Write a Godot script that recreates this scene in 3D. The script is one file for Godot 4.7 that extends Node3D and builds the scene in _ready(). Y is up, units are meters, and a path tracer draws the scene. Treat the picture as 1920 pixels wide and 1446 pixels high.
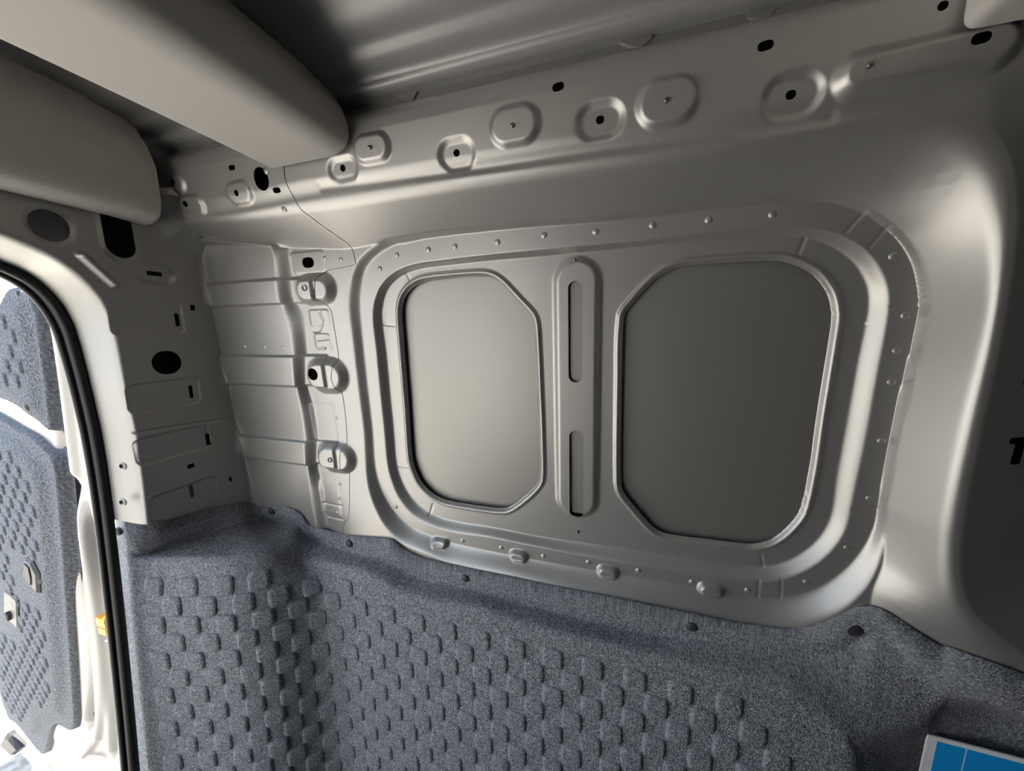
extends Node3D
# Cargo hold of a van: stamped side wall, ribbed rear corner, rear pillar, roof bows, felt lining, open rear door.
# x runs forward along the van, y is up, z points from the side wall into the hold. Metres.

const LEAN := 4.0
var wall_o := Vector3(0, 0.75, 0)
var wall_u := Vector3(1, 0, 0)
var wall_v := Vector3(0, cos(deg_to_rad(LEAN)), sin(deg_to_rad(LEAN)))
var wall_n := Vector3(0, -sin(deg_to_rad(LEAN)), cos(deg_to_rad(LEAN)))
var door_o := Vector3(-1.06, 0, 0.215)
var door_u := Vector3(cos(deg_to_rad(4.6)), 0, sin(deg_to_rad(4.6)))
var door_n := Vector3(-sin(deg_to_rad(4.6)), 0, cos(deg_to_rad(4.6)))
var M := {}

func _ready():
	# ---- camera, sky, sun, exposure
	var cam := Camera3D.new()
	cam.name = "camera"
	cam.fov = 91.852
	cam.near = 0.02
	cam.far = 200.0
	cam.transform = Transform3D(Basis(Vector3(0.94926, -0.01760, -0.31399), Vector3(-0.03350, 0.98709, -0.15663), Vector3(0.31270, 0.15920, 0.93642)), Vector3(0, 0.75, 0.65))
	add_child(cam)
	cam.current = true
	var env := Environment.new()
	env.background_mode = Environment.BG_SKY
	var sky := Sky.new()
	var sm := ProceduralSkyMaterial.new()
	sm.sky_top_color = Color(0.66, 0.74, 0.84)
	sm.sky_horizon_color = Color(0.86, 0.88, 0.90)
	sm.ground_bottom_color = Color(0.55, 0.52, 0.48)
	sm.ground_horizon_color = Color(0.80, 0.79, 0.77)
	sm.sun_angle_max = 0.0
	sm.energy_multiplier = 1.0
	sky.sky_material = sm
	env.sky = sky
	env.ambient_light_source = Environment.AMBIENT_SOURCE_SKY
	env.tonemap_mode = Environment.TONE_MAPPER_LINEAR
	env.tonemap_exposure = 5.1
	env.sdfgi_enabled = true
	env.ssao_enabled = true
	env.ssil_enabled = true
	var we := WorldEnvironment.new()
	we.name = "world"
	we.environment = env
	add_child(we)
	var sun := DirectionalLight3D.new()
	sun.name = "sun"
	sun.light_color = Color(1.0, 0.98, 0.95)
	sun.light_energy = 2.4
	sun.light_angular_distance = 0.6
	sun.shadow_enabled = true
	add_child(sun)
	sun.look_at_from_position(Vector3(-2.0, 8.0, -5.0), Vector3(0, 0, 0))

	materials()
	hold_shell()
	side_wall()
	rear_pillar()
	roof()
	bows()
	lining()
	door()
	small_things()

# ---------------------------------------------------------------- materials
func paint(c: Color, rough: float, spec := 0.5) -> StandardMaterial3D:
	var m := StandardMaterial3D.new()
	m.albedo_color = c
	m.roughness = rough
	m.metallic_specular = spec
	return m

func noise_tex(freq: float, seed_: int, c0: Color, c1: Color, lo := 0.25, hi := 0.75, size := 512, oct := 3) -> NoiseTexture2D:
	var n := FastNoiseLite.new()
	n.seed = seed_
	n.frequency = freq
	n.noise_type = FastNoiseLite.TYPE_SIMPLEX
	n.fractal_octaves = oct
	var g := Gradient.new()
	g.offsets = PackedFloat32Array([lo, hi])
	g.colors = PackedColorArray([c0, c1])
	var t := NoiseTexture2D.new()
	t.width = size
	t.height = size
	t.seamless = true
	t.noise = n
	t.color_ramp = g
	return t

func normal_tex(freq: float, seed_: int, strength: float) -> NoiseTexture2D:
	var t := noise_tex(freq, seed_, Color.BLACK, Color.WHITE, 0.0, 1.0)
	t.color_ramp = null
	t.as_normal_map = true
	t.bump_strength = strength
	return t

# felt: a fleck of light and dark fibres, soft over about two millimetres
func speckle(mid: Color, amount: float) -> ImageTexture:
	var rng := RandomNumberGenerator.new()
	rng.seed = 11
	var n := 512
	var a := PackedFloat32Array()
	a.resize(n * n)
	for k in n * n: a[k] = rng.randfn(0.0, 1.0)
	var im := Image.create(n, n, false, Image.FORMAT_RGB8)
	for y in n:
		for x in n:
			var x1 := (x + 1) % n
			var y1 := (y + 1) % n
			var v := (a[y * n + x] + 0.6 * a[y * n + x1] + 0.6 * a[y1 * n + x] + 0.4 * a[y1 * n + x1]) * amount * 0.72
			im.set_pixel(x, y, Color(clampf(mid.r + v, 0.05, 1), clampf(mid.g + v, 0.05, 1), clampf(mid.b + v, 0.05, 1)))
	return ImageTexture.create_from_image(im)

func tri(m: StandardMaterial3D, s: float):
	m.uv1_triplanar = true
	m.uv1_world_triplanar = true
	m.uv1_scale = Vector3(s, s, s)

func materials():
	M.paint = paint(Color(0.67, 0.665, 0.655), 0.41, 0.6)
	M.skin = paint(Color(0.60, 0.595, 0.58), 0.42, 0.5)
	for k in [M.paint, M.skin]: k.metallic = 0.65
	M.bow = paint(Color(0.74, 0.73, 0.71), 0.55, 0.4)
	M.roof = paint(Color(0.62, 0.62, 0.62), 0.42, 0.6)
	M.roof.metallic = 0.35
	M.door = M.paint
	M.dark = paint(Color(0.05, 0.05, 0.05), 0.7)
	M.rubber = paint(Color(0.10, 0.10, 0.105), 0.55, 0.5)
	M.plastic = paint(Color(0.20, 0.21, 0.22), 0.5, 0.5)
	M.latch = paint(Color(0.24, 0.25, 0.26), 0.45, 0.5)
	M.steel = paint(Color(0.5, 0.5, 0.5), 0.3, 0.5)
	M.steel.metallic = 0.8
	M.yellow = paint(Color(0.93, 0.62, 0.05), 0.45)
	M.white = paint(Color(0.94, 0.94, 0.935), 0.6)
	M.blue = paint(Color(0.05, 0.64, 0.93), 0.6)
	M.floor = paint(Color(0.24, 0.24, 0.245), 0.8, 0.3)
	M.lining = paint(Color(0.16, 0.16, 0.17), 0.85, 0.3)
	var f := StandardMaterial3D.new()
	f.albedo_texture = speckle(Color(0.49, 0.50, 0.52), 0.10)
	f.normal_enabled = true
	f.normal_texture = normal_tex(0.30, 9, 6.0)
	f.normal_scale = 0.35
	f.roughness = 0.95
	f.metallic_specular = 0.2
	tri(f, 1.9)
	M.felt = f
	var df := f.duplicate()
	df.albedo_texture = noise_tex(0.30, 7, Color(0.36, 0.37, 0.39), Color(0.50, 0.515, 0.54), 0.3, 0.7, 512, 2)
	tri(df, 0.8)
	M.door_felt = df
	var g := StandardMaterial3D.new()
	g.albedo_texture = noise_tex(0.06, 3, Color(0.60, 0.58, 0.55), Color(0.73, 0.71, 0.675), 0.3, 0.7, 512, 4)
	g.roughness = 0.95
	tri(g, 0.7)
	M.ground = g

# ---------------------------------------------------------------- naming
var taken := {}
func numbered(called: String, parent: Node) -> String:
	var key := str(parent.get_instance_id()) + called
	taken[key] = taken.get(key, -1) + 1
	return called if taken[key] == 0 else "%s_%03d" % [called, taken[key]]

func put(called: String, mesh: Mesh, mat: Material, parent: Node = self) -> MeshInstance3D:
	var o := MeshInstance3D.new()
	o.name = numbered(called, parent)
	o.mesh = mesh
	o.material_override = mat
	parent.add_child(o, true)
	return o

func tag(o: Node, label: String, category := "", group := "", kind := ""):
	o.set_meta("label", label)
	if category: o.set_meta("category", category)
	if group: o.set_meta("group", group)
	if kind: o.set_meta("kind", kind)

func thing(called: String, label: String, category: String, at := Vector3.ZERO, group := "") -> Node3D:
	var o := Node3D.new()
	o.name = numbered(called, self)
	o.position = at
	add_child(o, true)
	tag(o, label, category, group)
	return o

# ---------------------------------------------------------------- curves
class Shape:
	var curve := Curve2D.new()
	var poly := PackedVector2Array()
	var closed := true
	func _init(flat: Array, is_closed := true, smooth := 1.0, bake := 0.008):
		closed = is_closed
		var p := PackedVector2Array()
		for i in range(0, flat.size(), 2):
			p.append(Vector2(flat[i], flat[i + 1]))
		var n := p.size()
		curve.bake_interval = bake
		for k in range(n + (1 if closed else 0)):
			var i := k % n
			var a := p[(i - 1 + n) % n]
			var b := p[(i + 1) % n]
			if not closed:
				a = p[max(i - 1, 0)]
				b = p[min(i + 1, n - 1)]
			var d := (b - a).normalized() * smooth / 3.0
			curve.add_point(p[i], -d * p[i].distance_to(a), d * p[i].distance_to(b))
		poly = curve.get_baked_points()
	func dist(q: Vector2) -> float:
		return q.distance_to(curve.get_closest_point(q))
	func signed(q: Vector2) -> float:
		var d := dist(q)
		return -d if closed and inside(q) else d
	# the built-in test can miscount where its ray grazes a vertex: ask again beside the point
	func inside(q: Vector2) -> bool:
		var a := Geometry2D.is_point_in_polygon(q, poly)
		var b := Geometry2D.is_point_in_polygon(q + Vector2(0.000017, 0.000029), poly)
		return a if a == b else Geometry2D.is_point_in_polygon(q + Vector2(-0.000031, 0.000011), poly)

static func flat_rect(u0: float, v0: float, u1: float, v1: float) -> Array:
	return [u0, v0, u1, v0, u1, v1, u0, v1]

static func ease(t: float) -> float:
	t = clampf(t, 0.0, 1.0)
	return lerpf(t, t * t * (3.0 - 2.0 * t), 0.7)

# ---------------------------------------------------------------- pressed sheets
# A pressed sheet: a fine grid over (u, v) whose height along n is shaped by outlines, cut to outlines.
class Sheet:
	var o: Vector3
	var ax: Vector3
	var ay: Vector3
	var n: Vector3
	var us := PackedFloat32Array()
	var vs := PackedFloat32Array()
	var nu := 0
	var nv := 0
	var h := PackedFloat32Array()
	var mu := PackedFloat32Array()
	var mv := PackedFloat32Array()

	func _init(o_: Vector3, ax_: Vector3, ay_: Vector3, n_: Vector3, us_: PackedFloat32Array, vs_: PackedFloat32Array):
		o = o_
		ax = ax_
		ay = ay_
		n = n_
		us = us_
		vs = vs_
		nu = us.size()
		nv = vs.size()
		h.resize(nu * nv)
		mu.resize(nu * nv)
		mv.resize(nu * nv)

	func at(u: float, v: float) -> float:
		var i := clampi(us.bsearch(u), 0, nu - 1)
		var j := clampi(vs.bsearch(v), 0, nv - 1)
		return h[j * nu + i]

	func point(u: float, v: float, lift := 0.0) -> Vector3:
		return o + ax * u + ay * v + n * (at(u, v) + lift)

	# signed distance of every grid point to a shape; exact near it, interpolated far away
	func field(s: Shape) -> PackedFloat32Array:
		var k := 8
		var ci := []
		for i in range(0, nu, k): ci.append(i)
		if ci[-1] != nu - 1: ci.append(nu - 1)
		var cj := []
		for j in range(0, nv, k): cj.append(j)
		if cj[-1] != nv - 1: cj.append(nv - 1)
		var c := []
		for j in cj:
			var row := PackedFloat32Array()
			for i in ci: row.append(s.dist(Vector2(us[i], vs[j])))
			c.append(row)
		var out := PackedFloat32Array()
		out.resize(nu * nv)
		var curve := s.curve
		for b in range(cj.size() - 1):
			var j0: int = cj[b]
			var j1: int = cj[b + 1]
			for a in range(ci.size() - 1):
				var i0: int = ci[a]
				var i1: int = ci[a + 1]
				var d00: float = c[b][a]
				var d10: float = c[b][a + 1]
				var d01: float = c[b + 1][a]
				var d11: float = c[b + 1][a + 1]
				var diag := Vector2(us[i1] - us[i0], vs[j1] - vs[j0]).length()
				if minf(minf(d00, d10), minf(d01, d11)) < 1.2 * diag:
					for j in range(j0, j1 + 1):
						for i in range(i0, i1 + 1):
							var q := Vector2(us[i], vs[j])
							out[j * nu + i] = q.distance_to(curve.get_closest_point(q))
				else:
					for j in range(j0, j1 + 1):
						var fy := float(j - j0) / (j1 - j0)
						var l := lerpf(d00, d01, fy)
						var st := (lerpf(d10, d11, fy) - l) / (i1 - i0)
						for i in range(i0, i1 + 1):
							out[j * nu + i] = l + st * (i - i0)
		if s.closed:
			# inside: between pairs of crossings of each grid row
			var cross := []
			for j in nv: cross.append(PackedFloat32Array())
			var n := s.poly.size()
			for q in n:
				var p0 := s.poly[q]
				var p1 := s.poly[(q + 1) % n]
				if p0.y == p1.y: continue
				if p0.y > p1.y:
					var t := p0
					p0 = p1
					p1 = t
				for j in range(vs.bsearch(p0.y), vs.bsearch(p1.y)):
					cross[j].append(lerpf(p0.x, p1.x, (vs[j] - p0.y) / (p1.y - p0.y)))
			for j in nv:
				var r: PackedFloat32Array = cross[j]
				r.sort()
				for q in range(0, r.size() - 1, 2):
					for i in range(us.bsearch(r[q]), us.bsearch(r[q + 1])):
						out[j * nu + i] = -out[j * nu + i]
		return out

	# raise everything inside a shape, with a flank `edge` wide centred on the outline
	func raise(d: PackedFloat32Array, amount: float, edge: float):
		for i in d.size():
			var x := d[i]
			if x < edge * 0.5:
				h[i] += amount * smoothstep(edge * 0.5, -edge * 0.5, x)

	# flank from outline a (outside) down to outline b (inside)
	func step(a: PackedFloat32Array, b: PackedFloat32Array, amount: float):
		for i in a.size():
			if a[i] < 0.0:
				h[i] += amount if b[i] <= 0.0 else amount * Shape_ease(-a[i] / (-a[i] + b[i]))

	static func Shape_ease(t: float) -> float:
		return lerpf(t, t * t * (3.0 - 2.0 * t), 0.55)

	# ridge (or groove) of a given width along a line or outline
	func ridge(s: Shape, amount: float, width: float, shift := 0.0):
		var r := Rect2(s.poly[0], Vector2.ZERO)
		for p in s.poly: r = r.expand(p)
		r = r.grow(width + absf(shift))
		for j in range(vs.bsearch(r.position.y), vs.bsearch(r.end.y)):
			for i in range(us.bsearch(r.position.x), us.bsearch(r.end.x)):
				var q := Vector2(us[i], vs[j])
				var d := s.dist(q)
				if d < width + absf(shift):
					if shift != 0.0:
						d = absf((-d if s.inside(q) else d) - shift)
					if d < width:
						h[j * nu + i] += amount * 0.5 * (1.0 + cos(PI * d / width))

	# rounded box (turned by ang) raised by amount with a flank `edge` wide
	func bump(e: Array, rad: float, amount: float, edge: float, ang := 0.0):
		var m := maxf(e[2], e[3]) + edge + (maxf(e[2], e[3]) if ang != 0.0 else 0.0)
		var ca := cos(ang)
		var sa := sin(ang)
		var r := minf(rad, minf(e[2], e[3]))
		for j in range(vs.bsearch(e[1] - m), vs.bsearch(e[1] + m)):
			for i in range(us.bsearch(e[0] - m), us.bsearch(e[0] + m)):
				var x: float = us[i] - e[0]
				var y: float = vs[j] - e[1]
				var p := Vector2(absf(x * ca + y * sa) - e[2] + r, absf(-x * sa + y * ca) - e[3] + r)
				var d := Vector2(maxf(p.x, 0), maxf(p.y, 0)).length() + minf(maxf(p.x, p.y), 0.0) - r
				if d < edge * 0.5:
					h[j * nu + i] += amount * smoothstep(edge * 0.5, -edge * 0.5, d)

	func hole_into(c: PackedFloat32Array, e: Array, rad: float, ang := 0.0):
		var m := maxf(e[2], e[3]) * 1.5 + 0.006
		var ca := cos(ang)
		var sa := sin(ang)
		var r := minf(rad, minf(e[2], e[3]))
		for j in range(vs.bsearch(e[1] - m), vs.bsearch(e[1] + m)):
			for i in range(us.bsearch(e[0] - m), us.bsearch(e[0] + m)):
				var x: float = us[i] - e[0]
				var y: float = vs[j] - e[1]
				var p := Vector2(absf(x * ca + y * sa) - e[2] + r, absf(-x * sa + y * ca) - e[3] + r)
				var d := Vector2(maxf(p.x, 0), maxf(p.y, 0)).length() + minf(maxf(p.x, p.y), 0.0) - r
				c[j * nu + i] = maxf(c[j * nu + i], -d)

	static func both(a: PackedFloat32Array, b: PackedFloat32Array, sign_b := 1.0, off_b := 0.0) -> PackedFloat32Array:
		var c := a.duplicate()
		for i in c.size():
			c[i] = maxf(c[i], sign_b * b[i] + off_b)
		return c

	# keep where c <= 0; points next to the outline are moved onto it so that the edge is clean
	func mesh(c: PackedFloat32Array) -> ArrayMesh:
		var pu := PackedFloat32Array()
		var pv := PackedFloat32Array()
		pu.resize(nu * nv)
		pv.resize(nu * nv)
		var keep := PackedByteArray()
		keep.resize(nu * nv)
		for j in nv:
			for i in nu:
				var k := j * nu + i
				pu[k] = us[i]
				pv[k] = vs[j]
				var d := c[k]
				var i0: int = maxi(i - 1, 0)
				var i1: int = mini(i + 1, nu - 1)
				var j0: int = maxi(j - 1, 0)
				var j1: int = mini(j + 1, nv - 1)
				var cell := maxf(us[i1] - us[i0], vs[j1] - vs[j0]) * 0.5
				if d > cell * 0.75: continue
				keep[k] = 1
				if d > -cell * 0.55:
					var g := Vector2((c[j * nu + i1] - c[j * nu + i0]) / (us[i1] - us[i0]), (c[j1 * nu + i] - c[j0 * nu + i]) / (vs[j1] - vs[j0]))
					var l := g.length_squared()
					if l > 0.2:
						pu[k] -= g.x / l * d
						pv[k] -= g.y / l * d
					elif d > 0.0:
						keep[k] = 0
		var pos := PackedVector3Array()
		var ids := PackedInt32Array()
		ids.resize(nu * nv)
		ids.fill(-1)
		var src := PackedInt32Array()
		for k in nu * nv:
			if keep[k]:
				ids[k] = pos.size()
				src.append(k)
				pos.append(o + ax * pu[k] + ay * pv[k] + n * h[k])
		var nor := PackedVector3Array()
		nor.resize(pos.size())
		for q in pos.size():
			var k := src[q]
			var i := k % nu
			var j := k / nu
			var a := ids[k - 1] if i > 0 and keep[k - 1] else q
			var b := ids[k + 1] if i < nu - 1 and keep[k + 1] else q
			var e := ids[k - nu] if j > 0 and keep[k - nu] else q
			var f := ids[k + nu] if j < nv - 1 and keep[k + nu] else q
			var w := (pos[b] - pos[a]).cross(pos[f] - pos[e])
			nor[q] = w.normalized() if w.length_squared() > 1e-16 else n
			if nor[q].dot(n) < 0.0: nor[q] = n
		var idx := PackedInt32Array()
		for j in nv - 1:
			for i in nu - 1:
				var k := j * nu + i
				if keep[k] and keep[k + 1] and keep[k + nu] and keep[k + nu + 1]:
					idx.append_array([ids[k], ids[k + nu], ids[k + 1], ids[k + 1], ids[k + nu], ids[k + nu + 1]])
		var arr := []
		arr.resize(Mesh.ARRAY_MAX)
		arr[Mesh.ARRAY_VERTEX] = pos
		arr[Mesh.ARRAY_NORMAL] = nor
		arr[Mesh.ARRAY_INDEX] = idx
		var m := ArrayMesh.new()
		m.add_surface_from_arrays(Mesh.PRIMITIVE_TRIANGLES, arr)
		return m

static func steps(a: float, b: float, d: float) -> PackedFloat32Array:
	var out := PackedFloat32Array()
	var n := int(ceil((b - a) / d))
	for i in n + 1: out.append(lerpf(a, b, float(i) / n))
	return out

# grid lines closer together far away, wider where the hold is near
static func eased_steps(a: float, b: float, d0: float, d1: float) -> PackedFloat32Array:
	var out := PackedFloat32Array()
	var x := a
	while x < b:
		out.append(x)
		x += lerpf(d0, d1, (x - a) / (b - a))
	out.append(b)
	return out

# ---------------------------------------------------------------- mesh helpers
# rows of points (all of one length) skinned with quads, smooth
func skin(rows: Array, closed_row := false, flat_ends := false) -> ArrayMesh:
	var st := SurfaceTool.new()
	st.begin(Mesh.PRIMITIVE_TRIANGLES)
	st.set_smooth_group(0)
	var w: int = rows[0].size()
	for r in rows:
		for p in r: st.add_vertex(p)
	for j in rows.size() - 1:
		for i in (w if closed_row else w - 1):
			var i2 := (i + 1) % w
			for q in [j * w + i, (j + 1) * w + i, j * w + i2, j * w + i2, (j + 1) * w + i, (j + 1) * w + i2]: st.add_index(q)
	st.generate_normals()
	if not flat_ends: return st.commit()
	var m := st.commit()
	for e in [0, rows.size() - 1]:
		var s2 := SurfaceTool.new()
		s2.begin(Mesh.PRIMITIVE_TRIANGLES)
		s2.set_smooth_group(-1)
		var c := Vector3.ZERO
		for p in rows[e]: c += p / w
		for i in w:
			var a: Vector3 = rows[e][i]
			var b: Vector3 = rows[e][(i + 1) % w]
			for p in ([c, a, b] if e == 0 else [c, b, a]): s2.add_vertex(p)
		s2.generate_normals()
		m = s2.commit(m)
	return m

func tube(path: Array, rad: float, sides := 8) -> ArrayMesh:
	var rows := []
	for i in path.size():
		var a: Vector3 = path[max(i - 1, 0)]
		var b: Vector3 = path[min(i + 1, path.size() - 1)]
		var t := (b - a).normalized()
		var x := t.cross(Vector3(0.31, 0.2, 0.93)).normalized()
		var y := t.cross(x)
		var row := []
		for k in sides: row.append(path[i] + (x * cos(TAU * k / sides) + y * sin(TAU * k / sides)) * rad)
		rows.append(row)
	return skin(rows, true, true)

# turned shape: profile of (radius, height) pairs round +z
func lathe(prof: Array, sides := 12) -> ArrayMesh:
	var rows := []
	for p in prof:
		var row := []
		for k in sides: row.append(Vector3(p[0] * cos(TAU * k / sides), p[0] * sin(TAU * k / sides), p[1]))
		rows.append(row)
	return skin(rows, true)

# a plate cut to an outline, with thickness and a chamfered front edge; outline in (u, v)
func plate(poly: PackedVector2Array, o: Vector3, ax: Vector3, ay: Vector3, n: Vector3, h0: float, h1: float, bevel := 0.001) -> ArrayMesh:
	if Geometry2D.is_polygon_clockwise(poly): poly.reverse()
	var st := SurfaceTool.new()
	st.begin(Mesh.PRIMITIVE_TRIANGLES)
	st.set_smooth_group(-1)
	var k := poly.size()
	var inner := PackedVector2Array()
	for i in k:
		var d0 := (poly[i] - poly[(i - 1 + k) % k]).normalized()
		var d1 := (poly[(i + 1) % k] - poly[i]).normalized()
		var q := (d0 + d1).normalized()
		inner.append(poly[i] + Vector2(-q.y, q.x) * bevel)
	var tri_ := Geometry2D.triangulate_polygon(inner)
	for t in range(0, tri_.size(), 3):
		var a := inner[tri_[t]]
		var b := inner[tri_[t + 1]]
		var c := inner[tri_[t + 2]]
		if (b - a).cross(c - a) > 0.0:
			var s := b
			b = c
			c = s
		for p in [a, b, c]: st.add_vertex(o + ax * p.x + ay * p.y + n * h1)
	for i in k:
		var j := (i + 1) % k
		for pair in [[poly, h0, poly, h1 - bevel], [poly, h1 - bevel, inner, h1]]:
			var a: Vector3 = o + ax * pair[0][i].x + ay * pair[0][i].y + n * pair[1]
			var b: Vector3 = o + ax * pair[0][j].x + ay * pair[0][j].y + n * pair[1]
			var c: Vector3 = o + ax * pair[2][i].x + ay * pair[2][i].y + n * pair[3]
			var d: Vector3 = o + ax * pair[2][j].x + ay * pair[2][j].y + n * pair[3]
			for p in [a, c, b, b, c, d]: st.add_vertex(p)
	st.generate_normals()
	return st.commit()

func box(c: Vector3, s: Vector3, bevel := 0.0) -> ArrayMesh:
	var p := PackedVector2Array([Vector2(-s.x, -s.y) / 2, Vector2(s.x, -s.y) / 2, Vector2(s.x, s.y) / 2, Vector2(-s.x, s.y) / 2])
	var st := SurfaceTool.new()
	st.append_from(plate(p, c, Vector3.RIGHT, Vector3.UP, Vector3.BACK, -s.z / 2, s.z / 2, bevel), 0, Transform3D.IDENTITY)
	var q := PackedVector2Array([Vector2(-s.x, -s.y) / 2, Vector2(s.x, -s.y) / 2, Vector2(s.x, s.y) / 2, Vector2(-s.x, s.y) / 2])
	st.append_from(plate(q, c, Vector3.LEFT, Vector3.UP, Vector3.FORWARD, s.z / 2 - 0.0005, s.z / 2, 0.0), 0, Transform3D.IDENTITY)
	return st.commit()

func frame_at(p: Vector3, n: Vector3, up := Vector3.UP) -> Transform3D:
	var x := up.cross(n).normalized()
	return Transform3D(Basis(x, n.cross(x), n), p)

# ---------------------------------------------------------------- the hold around the picture
func hold_shell():
	var parts := [
		["floor", Vector3(0.6, -0.53, 0.68), Vector3(3.5, 0.06, 1.7), M.floor, "dark floor of the cargo hold"],
		["wall_front", Vector3(2.33, 0.35, 0.68), Vector3(0.06, 2.0, 1.7), M.lining, "grey bulkhead closing the front of the cargo hold"],
	]
	for p in parts:
		tag(put(p[0], box(p[1], p[2]), p[3]), p[4], "", "", "structure")
	var right := Node3D.new()
	right.name = "wall_right"
	add_child(right)
	tag(right, "lined right side wall with an open doorway near the rear", "", "", "structure")
	put("panel", box(Vector3(0.83, 0.35, 1.5), Vector3(3.0, 2.0, 0.06)), M.lining, right)
	put("header", box(Vector3(-0.74, 1.17, 1.5), Vector3(0.58, 0.18, 0.06)), M.lining, right)
	put("sill", box(Vector3(-0.74, -0.45, 1.5), Vector3(0.58, 0.3, 0.06)), M.lining, right)
	var head := put("wall_rear_header", box(Vector3(-0.98, 1.09, 0.95), Vector3(0.06, 0.36, 1.08)), M.paint)
	tag(head, "grey header above the rear doorway", "", "", "structure")
	var jamb := put("wall_rear_jamb", box(Vector3(-1.0, 0.3, 1.40), Vector3(0.06, 1.3, 0.16)), M.paint)
	tag(jamb, "grey far jamb of the rear doorway", "", "", "structure")
	# outer body side behind the pressed wall
	var outer := put("wall_outer", box(Vector3(0.63, 0.45, -0.135), Vector3(3.46, 1.9, 0.02)), M.skin)
	tag(outer, "outer body side behind the pressed inner wall", "", "", "structure")
	# the second rear door, folded open on the far side of the doorway
	var d2 := put("door_2", box(Vector3(-1.68, 0.12, 1.46), Vector3(1.2, 1.6, 0.06), 0.02), M.door)
	tag(d2, "second rear door, folded open on the far side of the doorway", "", "", "structure")
	var g := put("ground", box(Vector3(0, -0.95, 0), Vector3(60, 0.1, 60)), M.ground)
	tag(g, "pale concrete ground outside behind the van", "", "", "structure")

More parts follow.
